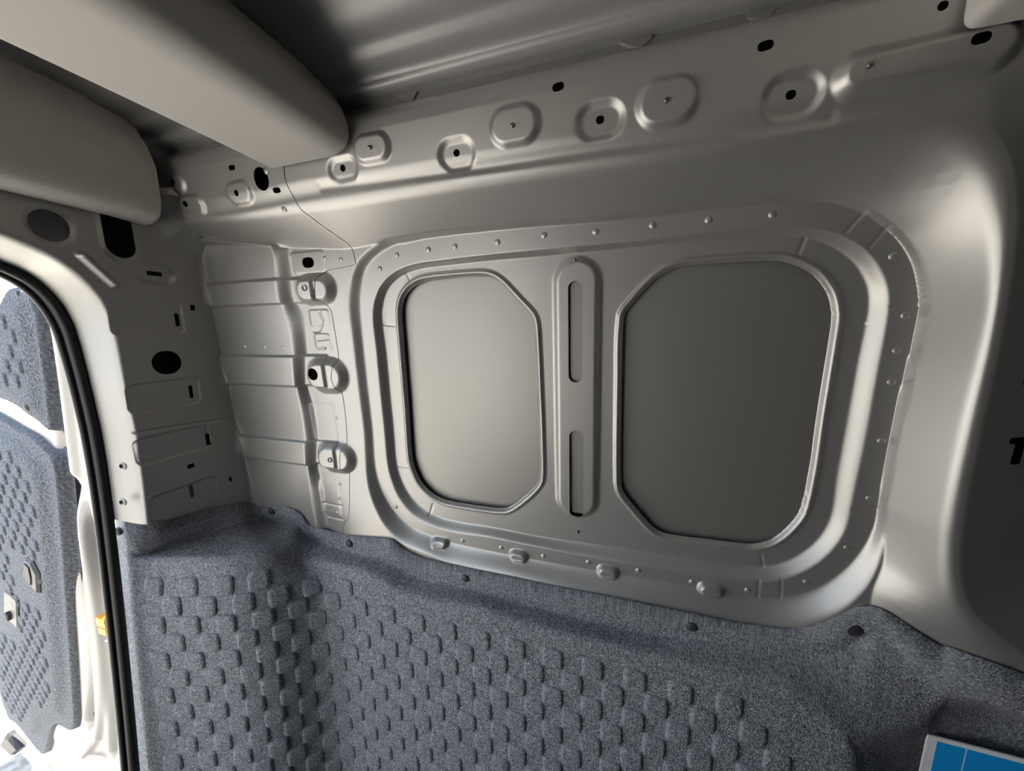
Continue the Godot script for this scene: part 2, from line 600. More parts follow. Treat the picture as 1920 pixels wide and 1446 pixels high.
# ---------------------------------------------------------------- pressed side wall and ribbed rear corner
var side: Sheet
func side_wall():
	side = Sheet.new(wall_o, wall_u, wall_v, wall_n, eased_steps(-1.12, 0.72, 0.0030, 0.0016), steps(-0.60, 0.385, 0.0016))
	var s := side
	# --- the wide flank from the rail and the front pillar down to the recess
	var crest := Shape.new([-0.9583,0.2366, -0.8717,0.2365, -0.7852,0.2348, -0.6785,0.2371, -0.5785,0.2398, -0.4562,0.2378, -0.3588,0.2358, -0.225,0.2357, -0.0818,0.234, 0.018,0.2314, 0.1137,0.2311, 0.2157,0.2329, 0.2705,0.2306, 0.3096,0.2224, 0.3428,0.2017, 0.3663,0.1705, 0.3811,0.1212, 0.3883,0.0766, 0.3955,-0.0241, 0.3984,-0.1287, 0.4024,-0.2369, 0.4125,-0.3326, 0.4314,-0.3854, 0.4954,-0.4396, 0.5479,-0.47], false)
	var inside_crest := Shape.new([-1.0805,0.2384, -0.9583,0.2366, -0.7852,0.2348, -0.6785,0.2371, -0.5785,0.2398, -0.4562,0.2378, -0.3588,0.2358, -0.225,0.2357, -0.0818,0.234, 0.018,0.2314, 0.1137,0.2311, 0.2157,0.2329, 0.2705,0.2306, 0.3096,0.2224, 0.3428,0.2017, 0.3663,0.1705, 0.3811,0.1212, 0.3883,0.0766, 0.3955,-0.0241, 0.3984,-0.1287, 0.4024,-0.2369, 0.4125,-0.3326, 0.4314,-0.3854, 0.4954,-0.4396, 0.5479,-0.47, 0.6071,-0.7552, -2.2364,-2.5003])
	var foot := Shape.new([-1.1118,0.2008, -0.9201,0.1907, -0.7679,0.1765, -0.6348,0.1641, -0.5573,0.1571, -0.4928,0.16, -0.4195,0.1665, -0.369,0.1696, -0.2529,0.1707, -0.1494,0.1693, -0.0656,0.1667, 0.0259,0.1658, 0.1088,0.1679, 0.1851,0.1676, 0.2135,0.1657, 0.2457,0.1587, 0.2792,0.1427, 0.3053,0.1232, 0.3263,0.1032, 0.3453,0.0742, 0.357,0.0415, 0.3624,0.0148, 0.3635,-0.0188, 0.3607,-0.0831, 0.3594,-0.1739, 0.3619,-0.2734, 0.3664,-0.3221, 0.3682,-0.3701, 0.3598,-0.4185, 0.3633,-0.4782, 0.3909,-0.576, 0.4666,-1.1076, -2.3922,-3.1403], true, 0.9)
	var d_in := s.field(inside_crest)
	var d_crest := s.field(crest)
	var d_foot := s.field(foot)
	for k in s.h.size():
		if d_foot[k] <= 0.0: continue
		if d_in[k] > 0.0:
			s.h[k] = 0.06
			continue
		var t := d_foot[k] / (d_foot[k] + d_crest[k])
		var m := 1.176
		s.h[k] = 0.06 * (m * t if t < 0.7 else m * 0.7 + m * (t - 0.7) - m * (t - 0.7) * (t - 0.7) / 0.6)
	# --- rail above: leaning face, bright ridge, upper strip; the front pillar falls away forward
	var v_ridge := 0.3413
	for j in s.nv:
		for i in s.nu:
			var k := j * s.nu + i
			if d_in[k] > 0.0:
				var v := s.vs[j]
				var up := smoothstep(0.0, 0.03, d_in[k]) * clampf((v - 0.20) / 0.12, 0.0, 1.0)
				s.h[k] += 0.014 * up
				if s.us[i] > 0.33 and v < 0.27:
					s.h[k] -= 0.30 * maxf(0.0, d_in[k] - 0.006) * smoothstep(0.27, 0.18, v) * smoothstep(0.33, 0.37, s.us[i])
				if v > v_ridge - 0.008:
					var e := v - v_ridge + 0.008
					s.h[k] -= 0.75 * (e if e > 0.016 else e * e / 0.032) - (0.0 if e > 0.016 else 0.0)
	# valley line over the ridge of the flank
	s.ridge(Shape.new([-0.5413,0.2536, -0.4503,0.2492, -0.3662,0.2482, -0.1918,0.2444, -0.0045,0.2427, 0.1476,0.2367, 0.2056,0.237], false), -0.0022, 0.012)
	# --- recess: two steps down to the inner field
	var o1 := s.field(Shape.new([-0.4429,0.1685, -0.4648,0.1665, -0.4998,0.1547, -0.5351,0.1332, -0.558,0.0984, -0.5727,0.0511, -0.5747,-0.0264, -0.5772,-0.1364, -0.5775,-0.2292, -0.5843,-0.321, -0.579,-0.3744, -0.5606,-0.4229, -0.5364,-0.464, -0.4991,-0.4942, -0.4379,-0.508, -0.3684,-0.5232, -0.2235,-0.5206, -0.0524,-0.5285, 0.0986,-0.5328, 0.1986,-0.5302, 0.2348,-0.5246, 0.2783,-0.5069, 0.3176,-0.4749, 0.3491,-0.425, 0.3643,-0.3748, 0.3664,-0.3221, 0.3619,-0.2734, 0.3594,-0.1739, 0.3607,-0.0831, 0.3635,-0.0188, 0.3624,0.0148, 0.357,0.0415, 0.3452,0.0749, 0.3261,0.1045, 0.3051,0.1245, 0.279,0.144, 0.2455,0.16, 0.2133,0.167, 0.185,0.169, 0.1087,0.1693, 0.0258,0.1673, -0.0656,0.1683, -0.1494,0.1709, -0.2528,0.1724, -0.3688,0.1714]))
	var i1 := s.field(Shape.new([-0.4321,0.1585, -0.4528,0.1573, -0.4989,0.1388, -0.5288,0.112, -0.5423,0.0768, -0.55,0.0446, -0.5546,-0.0279, -0.5575,-0.1386, -0.56,-0.2322, -0.5661,-0.3245, -0.5573,-0.3779, -0.5286,-0.4293, -0.4831,-0.4641, -0.435,-0.4794, -0.393,-0.487, -0.2262,-0.4922, -0.054,-0.4903, 0.0971,-0.4861, 0.1653,-0.486, 0.2098,-0.4852, 0.2554,-0.475, 0.2975,-0.4476, 0.3265,-0.411, 0.3477,-0.3659, 0.3587,-0.3193, 0.3592,-0.2771, 0.3579,-0.1769, 0.3596,-0.0841, 0.3626,-0.0185, 0.3613,0.0144, 0.3558,0.0391, 0.3446,0.0712, 0.3269,0.1, 0.3082,0.1203, 0.2834,0.1393, 0.2504,0.1548, 0.2182,0.1617, 0.1892,0.1636, 0.1113,0.1636, 0.0267,0.1611, -0.0667,0.1617, -0.1523,0.1641, -0.258,0.1651, -0.3767,0.1635]))
	for k in s.h.size():
		# the sill under the recess stands further into the hold
		var lip := 0.013 * smoothstep(-0.28, -0.46, s.vs[k / s.nu]) * smoothstep(-0.78, -0.64, s.us[k % s.nu])
		if lip > 0.0 and i1[k] > 0.0:
			s.h[k] += lip if o1[k] >= 0.0 else lip * (1.0 - Sheet.Shape_ease(-o1[k] / (-o1[k] + i1[k])))
	s.step(o1, i1, -0.012)
	var o2 := s.field(Shape.new([-0.4043,0.1214, -0.4399,0.1147, -0.4725,0.1015, -0.4984,0.08, -0.5172,0.049, -0.5247,0.0165, -0.5264,-0.0507, -0.5292,-0.1375, -0.5309,-0.23, -0.533,-0.3076, -0.5281,-0.347, -0.5136,-0.3925, -0.4823,-0.4319, -0.4392,-0.451, -0.3772,-0.4595, -0.2881,-0.4568, -0.2037,-0.4593, -0.0879,-0.4629, 0.0227,-0.4628, 0.1633,-0.4605, 0.207,-0.4549, 0.2437,-0.4453, 0.2767,-0.4231, 0.3068,-0.385, 0.3252,-0.3364, 0.3275,-0.2817, 0.3306,-0.1792, 0.3303,-0.085, 0.3303,-0.0144, 0.3281,0.0241, 0.3215,0.0491, 0.3032,0.0801, 0.2764,0.1049, 0.2445,0.1207, 0.2074,0.1297, 0.1737,0.1314, 0.1137,0.1318, 0.0282,0.1293, -0.051,0.1278, -0.1531,0.1274, -0.2551,0.1261, -0.3522,0.1237]))
	var i2 := s.field(Shape.new([-0.4088,0.1107, -0.4388,0.1054, -0.4652,0.0945, -0.4909,0.0746, -0.505,0.0482, -0.5123,0.0154, -0.5108,-0.0528, -0.513,-0.1406, -0.5154,-0.2342, -0.5183,-0.3128, -0.5117,-0.3524, -0.4916,-0.3908, -0.4591,-0.4206, -0.4185,-0.4364, -0.3712,-0.441, -0.2931,-0.4413, -0.1736,-0.4449, -0.0612,-0.4415, 0.082,-0.4385, 0.1847,-0.4354, 0.2233,-0.4305, 0.2501,-0.4184, 0.2782,-0.3916, 0.2989,-0.3571, 0.3089,-0.315, 0.3077,-0.249, 0.3086,-0.1616, 0.3094,-0.0694, 0.3114,-0.0062, 0.3102,0.0245, 0.3024,0.0506, 0.2839,0.0791, 0.2563,0.102, 0.2249,0.1153, 0.1789,0.12, 0.1173,0.1214, 0.0292,0.1215, -0.052,0.1196, -0.1568,0.1178, -0.2615,0.1168, -0.3498,0.114]))
	s.step(o2, i2, -0.015)
	# --- ribbed rear corner: raised block, three ribs that run out in rounded lobes
	var bl := Shape.new([-1.2913,0.2185, -0.7338,0.1747, -0.7338,0.1184, -0.7332,0.0626, -0.7232,-0.0009, -0.7243,-0.0543, -0.73,-0.1307, -0.7294,-0.2101, -0.7328,-0.2648, -0.7394,-0.3285, -0.7459,-0.4338, -0.7449,-0.4887, -0.7634,-0.609, -1.7748,-0.824], true, 0.25)
	var br := Shape.new([-1.3121,0.2293, -0.7,0.1755, -0.7026,0.1172, -0.7079,0.066, -0.6892,0.0197, -0.6988,-0.0559, -0.7158,-0.1304, -0.7043,-0.1824, -0.7073,-0.2618, -0.7244,-0.3323, -0.7123,-0.3892, -0.7177,-0.4618, -0.7348,-0.6284, -1.8199,-0.8655], true, 0.25)
	s.step(s.field(br), s.field(bl), 0.018)
	for e in [[-0.6419, 0.0821, 0.0282, 0.0257], [-0.6443, -0.0927, 0.0296, 0.0347], [-0.6507, -0.2906, 0.0314, 0.0297]]:
		s.bump([e[0] - 0.30, e[1], 0.30, e[3]], 0.004, 0.006, 0.007)
	for e in [[-0.6451, 0.0823, 0.0426, 0.0259], [-0.6492, -0.1036, 0.0465, 0.034], [-0.6594, -0.2994, 0.0461, 0.0315]]:
		s.bump(e, 0.05, 0.016, 0.022)
	for e in [[-0.66, 0.1384, 0.0426, 0.0211], [-0.6513, 0.0234, 0.0262, 0.017], [-0.6523, -0.0273, 0.0207, 0.0164], [-0.682, -0.2135, 0.0318, 0.0449], [-0.6942, -0.4069, 0.0286, 0.0444]]:
		s.bump(e, 0.006, 0.0015, 0.003)
	for g in [[-0.6667,-0.0249, -0.6336,-0.0216], [-0.6705,-0.0438, -0.6315,-0.0413], [-0.7128,-0.4625, -0.6627,-0.4589], [-0.7191,-0.425, -0.6596,-0.4221], [-0.6489,0.0358, -0.6435,0.0187, -0.6567,-0.004, -0.6749,-0.0061]]:
		s.ridge(Shape.new(g, false, 0.3), -0.0018, 0.004)
	# --- inner field: hems round the two openings, long raised bead with two slots, locating marks
	var left_hole := Shape.new([-0.4642,0.0306, -0.4546,0.0571, -0.4334,0.0772, -0.4053,0.0872, -0.3518,0.0904, -0.2792,0.0903, -0.258,0.0853, -0.2406,0.0729, -0.2127,0.043, -0.186,0.0132, -0.1815,-0.0064, -0.1788,-0.1023, -0.1768,-0.2366, -0.1786,-0.3119, -0.1927,-0.3364, -0.2287,-0.3732, -0.2534,-0.3908, -0.2905,-0.3951, -0.3941,-0.3934, -0.4299,-0.3823, -0.4591,-0.3554, -0.4722,-0.3211, -0.4763,-0.2953, -0.4712,-0.1691, -0.4679,-0.0526], true, 0.8)
	var right_hole := Shape.new([-0.0209,0.011, -0.0052,0.0336, 0.0228,0.065, 0.0455,0.0804, 0.068,0.0864, 0.1408,0.088, 0.1938,0.086, 0.218,0.0784, 0.2427,0.0619, 0.2627,0.0346, 0.2717,0.0038, 0.2725,-0.0282, 0.2723,-0.0749, 0.2717,-0.1536, 0.2725,-0.2262, 0.2708,-0.2868, 0.2666,-0.3216, 0.2519,-0.3533, 0.2319,-0.3786, 0.205,-0.3921, 0.1568,-0.3947, 0.0641,-0.3961, 0.042,-0.3863, 0.0132,-0.3548, -0.014,-0.3206, -0.0195,-0.2947, -0.0225,-0.098], true, 0.8)
	for hole in [left_hole, right_hole]:
		s.ridge(hole, 0.0045, 0.0065, 0.0075)
		s.ridge(hole, -0.004, 0.004, 0.0)
	s.bump([-0.1018, -0.1368, 0.0377, 0.2453], 0.06, 0.009, 0.013)
	for g in [[-0.4425,0.1056, -0.4335,0.0866], [-0.5125,0.0042, -0.4835,0.0015], [-0.5199,-0.325, -0.4912,-0.3258], [-0.4324,-0.407, -0.4437,-0.4362], [0.225,0.1146, 0.2191,0.0924], [0.2906,-0.0089, 0.3105,-0.0085], [0.2204,-0.4095, 0.2258,-0.4311], [0.2822,0.1394, 0.2666,0.1167], [0.3102,0.1181, 0.2953,0.0951], [0.3311,0.0154, 0.3639,0.0158], [0.3298,-0.2933, 0.361,-0.2895], [0.2173,-0.4514, 0.2187,-0.4841], [0.2496,-0.4418, 0.2516,-0.4759]]:
		s.ridge(Shape.new(g, false), -0.0012, 0.0035)
	# --- rail pads: raised ones round the screw points, sunk ones round the open holes
	for e in [[-0.4191, 0.294, 0.0327, 0.0191], [-0.176, 0.2869, 0.0351, 0.0229], [0.0267, 0.2808, 0.0347, 0.0244]]:
		s.bump(e, 0.03, 0.007, 0.010, 0.0)
	for e in [[-0.4859, 0.2736, 0.0286, 0.0161], [-0.2718, 0.2663, 0.0286, 0.0188], [-0.0566, 0.2752, 0.0295, 0.0197], [0.1636, 0.2649, 0.0289, 0.021]]:
		s.bump(e, 0.026, -0.005, 0.011)
	for e in [[-0.7304, 0.2647, 0.0302, 0.0182], [-0.8726, 0.2574, 0.037, 0.0174], [-0.8858, 0.2978, 0.0185, 0.0151]]:
		s.bump(e, 0.02, 0.005, 0.009)
	s.bump([0.2771, 0.2738, 0.0726, 0.018], 0.05, 0.012, 0.016, 0.03)
	# --- stamped tabs on the lower flange edge
	for e in [[-0.411, -0.489, 0.0182, 0.0085], [-0.2236, -0.4878, 0.0181, 0.0106], [-0.0385, -0.4869, 0.0184, 0.011], [0.1435, -0.4844, 0.0189, 0.0101]]:
		s.bump(e, 0.02, 0.011, 0.008)
	# --- cuts
	var cut := PackedFloat32Array()
	cut.resize(s.h.size())
	cut.fill(-1.0)
	for e in [[-0.1117, 0.3223, 0.0081, 0.0051], [0.1293, 0.3181, 0.0082, 0.0049], [0.3159, 0.2807, 0.0078, 0.0049]]:
		s.hole_into(cut, e, 0.03, 0.05)
	for e in [[-0.2731, 0.2689, 0.0054, 0.0051], [-0.0569, 0.2776, 0.0056, 0.0051], [0.1628, 0.2674, 0.0054, 0.005], [-0.4881, 0.2764, 0.0055, 0.0057], [0.2846, 0.3194, 0.0044, 0.0043], [-0.7323, 0.3074, 0.0081, 0.0044], [-0.6403, 0.2593, 0.0089, 0.0044], [-0.7333, 0.2638, 0.0055, 0.0055], [-0.8944, 0.3016, 0.0062, 0.0048], [-0.8795, 0.2608, 0.0062, 0.0058], [-0.6681, 0.2808, 0.0169, 0.0193]]:
		s.hole_into(cut, e, 0.03)
	for e in [[-0.6582, 0.1376, 0.0155, 0.0104], [-0.6725, -0.0973, 0.0137, 0.0134]]:
		s.hole_into(cut, e, 0.02)
	for e in [[-0.1036, -0.0171, 0.0124, 0.0895], [-0.1018, -0.2912, 0.0135, 0.0919]]:
		s.hole_into(cut, e, 0.03)
	for e in [[0.4521, -0.1612, 0.0057, 0.0182], [0.4486, -0.148, 0.0095, 0.0042], [0.4404, -0.0729, 0.0042, 0.0052]]:
		s.hole_into(cut, e, 0.003)
	var lh := s.field(left_hole)
	var rh := s.field(right_hole)
	for k in cut.size():
		cut[k] = maxf(cut[k], maxf(-lh[k], -rh[k]))
	# the sheet ends just under the felt's upper edge
	var below := s.field(Shape.new([-1.3835,-0.5929, -0.927,-0.4557, -0.8247,-0.4511, -0.7883,-0.462] + [-0.7669,-0.4937, -0.7359,-0.5021] + [-0.6786,-0.5014, -0.6021,-0.5007, -0.5243,-0.4935, -0.4904,-0.5124, -0.4398,-0.526, -0.3056,-0.5302, -0.1859,-0.5306, -0.0259,-0.5281, 0.1147,-0.5282, 0.1992,-0.5276, 0.276,-0.5154, 0.3165,-0.4869, 0.3474,-0.4579, 0.3723,-0.4444] + [0.3893,-0.4393, 0.4234,-0.4603] + [0.4316,-0.4533, 0.4723,-0.4632, 0.5105,-0.4677, 0.5723,-0.4752, 0.6524,-0.8496, -2.1893,-2.8701], true, 0.4))
	for k in cut.size(): cut[k] = maxf(cut[k], -below[k] - 0.003)
	var seam := Shape.new([-0.5863,0.404, -0.6127,0.278, -0.6119,0.2562, -0.6011,0.2243, -0.5764,0.1958, -0.547,0.1659, -0.5415,0.1459, -0.5408,0.127, -0.6125,0.1194, -0.6315,0.1069, -0.6399,0.0658, -0.6186,0.038, -0.6166,-0.0027, -0.6157,-0.0432, -0.6167,-0.0638, -0.6305,-0.1073, -0.6208,-0.1416, -0.6212,-0.2004, -0.6271,-0.259, -0.6386,-0.29, -0.6424,-0.3195, -0.6312,-0.3342, -0.6371,-0.413, -0.6428,-0.4463, -0.6654,-0.476, -0.6754,-0.5325, -0.7023,-0.6852, -1.8226,-0.9642, -1.1428,0.5015], true, 0.35)
	var sd := s.field(seam)
	var wall := put("wall_left", s.mesh(Sheet.both(cut, sd, -1.0, 0.0006)), M.paint)
	tag(wall, "satin grey pressed steel side wall with a double window-shaped recess", "", "", "structure")
	for k in s.h.size(): s.h[k] += 0.0009
	var left_end := s.field(Shape.new([-1.2109,0.26, -1.1621,0.2271, -1.0953,0.1922, -1.044,0.1738, -1.0176,0.1683, -0.9865,0.1505, -0.9895,0.1018, -0.9773,0.0474, -0.9773,-0, -0.9712,-0.0472, -0.9755,-0.0929, -0.9667,-0.1461, -0.97,-0.1968, -0.9796,-0.2508, -0.9837,-0.2925, -0.9913,-0.3264, -0.9984,-0.4014, -1.0037,-0.4644, -1.066,-0.756, -0.1902,-0.5486, -0.1648,0.3742, -1.0855,0.5513], true, 0.5))
	var corner := put("wall_corner", s.mesh(Sheet.both(Sheet.both(cut, sd, 1.0, 0.0), left_end, 1.0, 0.0)), M.paint)
	tag(corner, "ribbed grey steel panel in the rear corner of the side wall", "", "", "structure")
	# --- the outer skin seen through the two openings and the slots
	var sk := plate(PackedVector2Array([Vector2(-0.55, -0.52), Vector2(0.36, -0.52), Vector2(0.36, 0.18), Vector2(-0.55, 0.18)]), wall_o, wall_u, wall_v, wall_n, -0.042, -0.040, 0.001)
	put("skin_panel", sk, M.skin, wall).set_meta("label", "smooth outer skin seen through the two large openings")
	var sb: Array = [-0.1007, -0.1379, 0.0236, 0.2381]
	put("slot_backing", plate(PackedVector2Array([Vector2(sb[0] - sb[2], sb[1] - sb[3]), Vector2(sb[0] + sb[2], sb[1] - sb[3]), Vector2(sb[0] + sb[2], sb[1] + sb[3]), Vector2(sb[0] - sb[2], sb[1] + sb[3])]), wall_o, wall_u, wall_v, wall_n, -0.0265, -0.0255, 0.0003), M.skin, wall)
	# --- weld dimples, screws, studs
	var dimple := lathe([[0.0, 0.0020], [0.0028, 0.0018], [0.0046, 0.0010], [0.0066, -0.0008]], 10)
	for p in pairs([-0.4502,0.1393, -0.3798,0.1438, -0.3238,0.1451, -0.2398,0.1457, -0.1554,0.1499, -0.0691,0.1481, 0.0179,0.1497, 0.0961,0.1497, 0.1778,0.1488, 0.323,0.0815, 0.348,0.0027, 0.3461,-0.0457, 0.3469,-0.0907, 0.3483,-0.1794, 0.3476,-0.2734, 0.3315,-0.3633, 0.2851,-0.4379, -0.5241,-0.4175, -0.4933,0.116]) + pairs([-0.3554,-0.4773, -0.2634,-0.4774, -0.1694,-0.4798, -0.0766,-0.4747, 0.0182,-0.4741, 0.1125,-0.4777, 0.2023,-0.4738]):
		var o := put("weld_dimple", dimple, M.paint, wall)
		o.transform = Transform3D(Basis(wall_u, wall_v, wall_n), s.point(p.x, p.y, -0.0010))
	for p in pairs([-0.8671,-0.0364, -0.8052,-0.0376, -0.749,-0.0388]) + pairs([-0.6151,0.1438, -0.5739,0.1379, -0.6521,-0.0414, -0.649,-0.2023, -0.6612,-0.367, -0.6676,-0.4032, -0.6763,-0.4435, -0.6526,0.2928, -0.6384,0.2289]):
		var o := put("weld_dimple", dimple, M.paint, corner)
		o.transform = Transform3D(Basis(wall_u, wall_v, wall_n), s.point(p.x, p.y, -0.0005))
	var screw := lathe([[0.0, 0.003], [0.0022, 0.003], [0.003, 0.002], [0.003, -0.001]], 10)
	var ring := lathe([[0.0, 0.0005], [0.0035, 0.0005], [0.0045, 0.003], [0.0062, 0.003], [0.0075, -0.001]], 14)
	for p in pairs([-0.4174,0.2929, -0.1769,0.2852, 0.0252,0.2802, 0.227,0.2751]) + pairs([-0.1044,0.107, -0.1008,-0.4194]):
		var o := put("screw", screw, M.steel, wall)
		o.transform = Transform3D(Basis(wall_u, wall_v, wall_n), s.point(p.x, p.y))
	for p in pairs([-0.6566,0.086, -0.6617,-0.2984]):
		var o := put("weld_nut", ring, M.steel, corner)
		o.transform = Transform3D(Basis(wall_u, wall_v, wall_n), s.point(p.x, p.y, -0.001))
	# --- roof flange tabs lapping onto the strip above the rail
	for t in [[-0.3795,0.3691, -0.3642,0.3575, -0.3511,0.353, -0.3422,0.355, -0.3396,0.3697, -0.3791,0.372], [-0.035,0.3682, -0.0256,0.3603, -0.0175,0.3528, -0.0096,0.3511, -0.002,0.3541, 0.0052,0.3628, 0.0069,0.3687, -0.0351,0.3717], [0.1109,0.367, 0.1124,0.3562, 0.117,0.3531, 0.127,0.3508, 0.1361,0.3549, 0.1426,0.3636, 0.1104,0.3723]]:
		var pp := PackedVector2Array(pairs(t))
		# each tab lies along the strip, which leans back from the ridge
		var foot_p := pp[2]
		for k in pp.size(): pp[k] = Vector2(pp[k].x - foot_p.x, (pp[k].y - foot_p.y) * 1.2)
		var up := (wall_v - wall_n * 0.72).normalized()
		put("flange_tab", plate(pp, s.point(foot_p.x, foot_p.y), wall_u, up, wall_u.cross(up), -0.002, 0.0018, 0.0006), M.paint, wall)

func pairs(f: Array) -> Array:
	var out := []
	for i in range(0, f.size(), 2): out.append(Vector2(f[i], f[i + 1]))
	return out

# ---------------------------------------------------------------- rear pillar and doorway edge
var seal_path := []
func rear_pillar():
	var s := Sheet.new(Vector3(-0.95, 0, 0), Vector3(0, 0, -1), Vector3.UP, Vector3.RIGHT, steps(-0.42, 0.02, 0.0013), steps(0.26, 1.22, 0.0018))
	var crease := [-0.3744,0.9065, -0.3475,0.9053, -0.3186,0.8991, -0.2907,0.8882, -0.2733,0.8784, -0.2589,0.8666, -0.2442,0.8514, -0.2318,0.8332, -0.2228,0.8169, -0.2146,0.7921, -0.2105,0.7685, -0.2091,0.7192, -0.2106,0.648, -0.2077,0.5889, -0.2064,0.5394, -0.2086,0.482, -0.211,0.4283, -0.2156,0.3583, -0.2207,0.2716]
	var edge := [-0.3579,0.8925, -0.3302,0.8833, -0.3005,0.8679, -0.2844,0.8596, -0.2682,0.8462, -0.2533,0.8262, -0.241,0.8001, -0.2324,0.7628, -0.2287,0.7141, -0.2265,0.6619, -0.2251,0.6084, -0.2244,0.5536, -0.226,0.4755, -0.23,0.3845, -0.2349,0.2669, -0.2482,0.1003, -0.2735,-0.2063, -0.2852,-0.356]
	var inside := Shape.new(crease + [-0.6, 0.26, -0.6, 0.9], true, 0.6)
	var outside := Shape.new(edge + [-0.7, 0.0, -0.7, 0.9], true, 0.6)
	var dc := s.field(inside)
	var de := s.field(outside)
	for k in s.h.size():
		if dc[k] < 0.012:
			var t := clampf((0.012 - dc[k]) / (0.012 + maxf(de[k], 0.0) + maxf(-dc[k], 0.0) - minf(dc[k], 0.0) * 0.0 - (dc[k] if dc[k] > 0.0 else 0.0) + 0.0001), 0.0, 1.0)
			s.h[k] = -0.07 * (t * t * 1.6 if t < 0.3125 else 0.15625 + (t - 0.3125) * 1.2273)
	# forward-bent edge towards the side wall
	var flange := Shape.new([-0.1477,0.9993, -0.1135,0.9628, -0.0977,0.9377, -0.0659,0.9195, -0.0372,0.9128, -0.0316,0.8725, -0.0365,0.8124, -0.0116,0.7801, -0.0134,0.7041, -0.0212,0.6285, -0.0053,0.5954, -0.0037,0.5201, -0.0136,0.4855, -0.0194,0.4428, 0.0014,0.4157, 0.0008,0.3166, -0.0048,0.2203, 0.4541,-0.0415, 0.6172,1.365, -0.1362,1.0804], true, 0.5)
	var df := s.field(flange)
	for k in s.h.size():
		if df[k] < 0.006:
			var x := 0.006 - df[k]
			s.h[k] += 0.9 * (x * x / 0.024 if x < 0.012 else x - 0.006)
	# pressed pockets, ring, bead
	for e in [[-0.1441, 0.7772, 0.0604, 0.0346], [-0.1369, 0.6167, 0.0645, 0.0294], [-0.1353, 0.5071, 0.0682, 0.0279], [-0.1321, 0.3659, 0.0665, 0.041]]:
		s.bump([e[0], e[1], e[2] * 1.0, e[3]], 0.012, -0.0035, 0.004)
	s.bump([-0.1213, 0.8689, 0.0317, 0.0195], 0.03, -0.006, 0.012)
	s.ridge(Shape.new([-0.2296,0.8863, -0.1927,0.8397], false), 0.012, 0.011)
	s.ridge(Shape.new([-0.199,0.5494, -0.1302,0.5443, -0.0046,0.5327], false), -0.003, 0.005)
	var rimA: Array = [-0.2602, 0.9309, 0.0274, 0.0293]
	s.bump(rimA, 0.05, -0.004, 0.008)
	s.bump([-0.1723, 0.9445, 0.0266, 0.0579], 0.04, 0.003, 0.008)
	var cut := PackedFloat32Array()
	cut.resize(s.h.size())
	cut.fill(-1.0)
	s.hole_into(cut, [-0.2602, 0.9309, 0.0242, 0.0257], 0.05)
	s.hole_into(cut, [-0.1723, 0.9445, 0.0226, 0.0529], 0.05)
	s.hole_into(cut, [-0.1274, 0.6844, 0.0267, 0.0248], 0.05)
	for e in [[-0.0941, 0.7744, 0.004, 0.0138], [-0.0892, 0.6141, 0.0037, 0.0143], [-0.0704, 0.4971, 0.0039, 0.0138], [-0.1192, 0.3883, 0.0041, 0.0146], [-0.1204, 0.869, 0.0131, 0.0043], [-0.0622, 0.8018, 0.0043, 0.0059], [-0.1143, 0.4477, 0.0072, 0.0048], [-0.0353, 0.383, 0.0037, 0.0067], [-0.0128, 0.8419, 0.0036, 0.0049], [0.0145, 0.4514, 0.0041, 0.0069]]:
		s.hole_into(cut, e, 0.002)
	for k in cut.size(): cut[k] = maxf(cut[k], -de[k])
	var bottom := s.field(Shape.new([-0.2659,0.3924, -0.229,0.3679, -0.2132,0.357, -0.1866,0.3498, -0.0835,0.3233, 0.0271,0.2936, 0.4685,0.0826, 0.6392,1.5548, -0.385,1.052, -0.4681,0.501], true, 0.2))
	var wall_end := s.field(Shape.new([-0.1847,1.0232, -0.0468,1.0474, -0.0348,0.9733, -0.0316,0.933, -0.0235,0.91, -0.0059,0.8852, -0.0085,0.8486, 0.0061,0.7937, 0.0113,0.7466, 0.0184,0.702, 0.0186,0.6542, 0.0294,0.601, 0.0313,0.5519, 0.0288,0.5003, 0.0292,0.46, 0.0266,0.429, 0.0275,0.3579, 0.0277,0.2901, 0.0038,0.0622, -0.5168,0.444, -0.4185,1.0905, -0.1523,1.2501], true, 0.5))
	for k in cut.size(): cut[k] = maxf(maxf(cut[k], bottom[k]), wall_end[k])
	var w := put("wall_rear", s.mesh(cut), M.paint)
	tag(w, "dark inner face of the rear pillar with pressed pockets and a pale curved doorway edge", "", "", "structure")
	var outl := PackedVector2Array()
	for q in pairs(edge):
		if q.y > 0.37: outl.append(Vector2(q.x, q.y))
	for q in [[-0.14, 0.36], [-0.14, -0.55], [0.2, -0.55], [0.2, 1.27], [-0.45, 1.27]]: outl.append(Vector2(q[0], q[1]))
	put("outer_panel", plate(outl, Vector3(-1.03, 0, 0), Vector3(0, 0, -1), Vector3.UP, Vector3.RIGHT, -0.004, 0.004), M.paint, w)
	# closed space behind the holes
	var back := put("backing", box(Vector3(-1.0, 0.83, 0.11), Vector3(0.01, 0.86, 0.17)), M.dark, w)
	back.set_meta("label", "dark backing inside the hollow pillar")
	var bolt := lathe([[0.0, -0.002], [0.0035, -0.002], [0.0045, 0.001], [0.0060, 0.0012], [0.0085, -0.0005]], 14)
	for p in [Vector3(-0.9703, 0.4124, 0.232), Vector3(-0.9469, 0.4912, 0.232)]:
		var o := put("weld_nut", bolt, M.steel, w)
		o.transform = frame_at(p + Vector3(0, 0, -0.002), Vector3(0.35, 0, 0.93).normalized())
	var c := Curve3D.new()
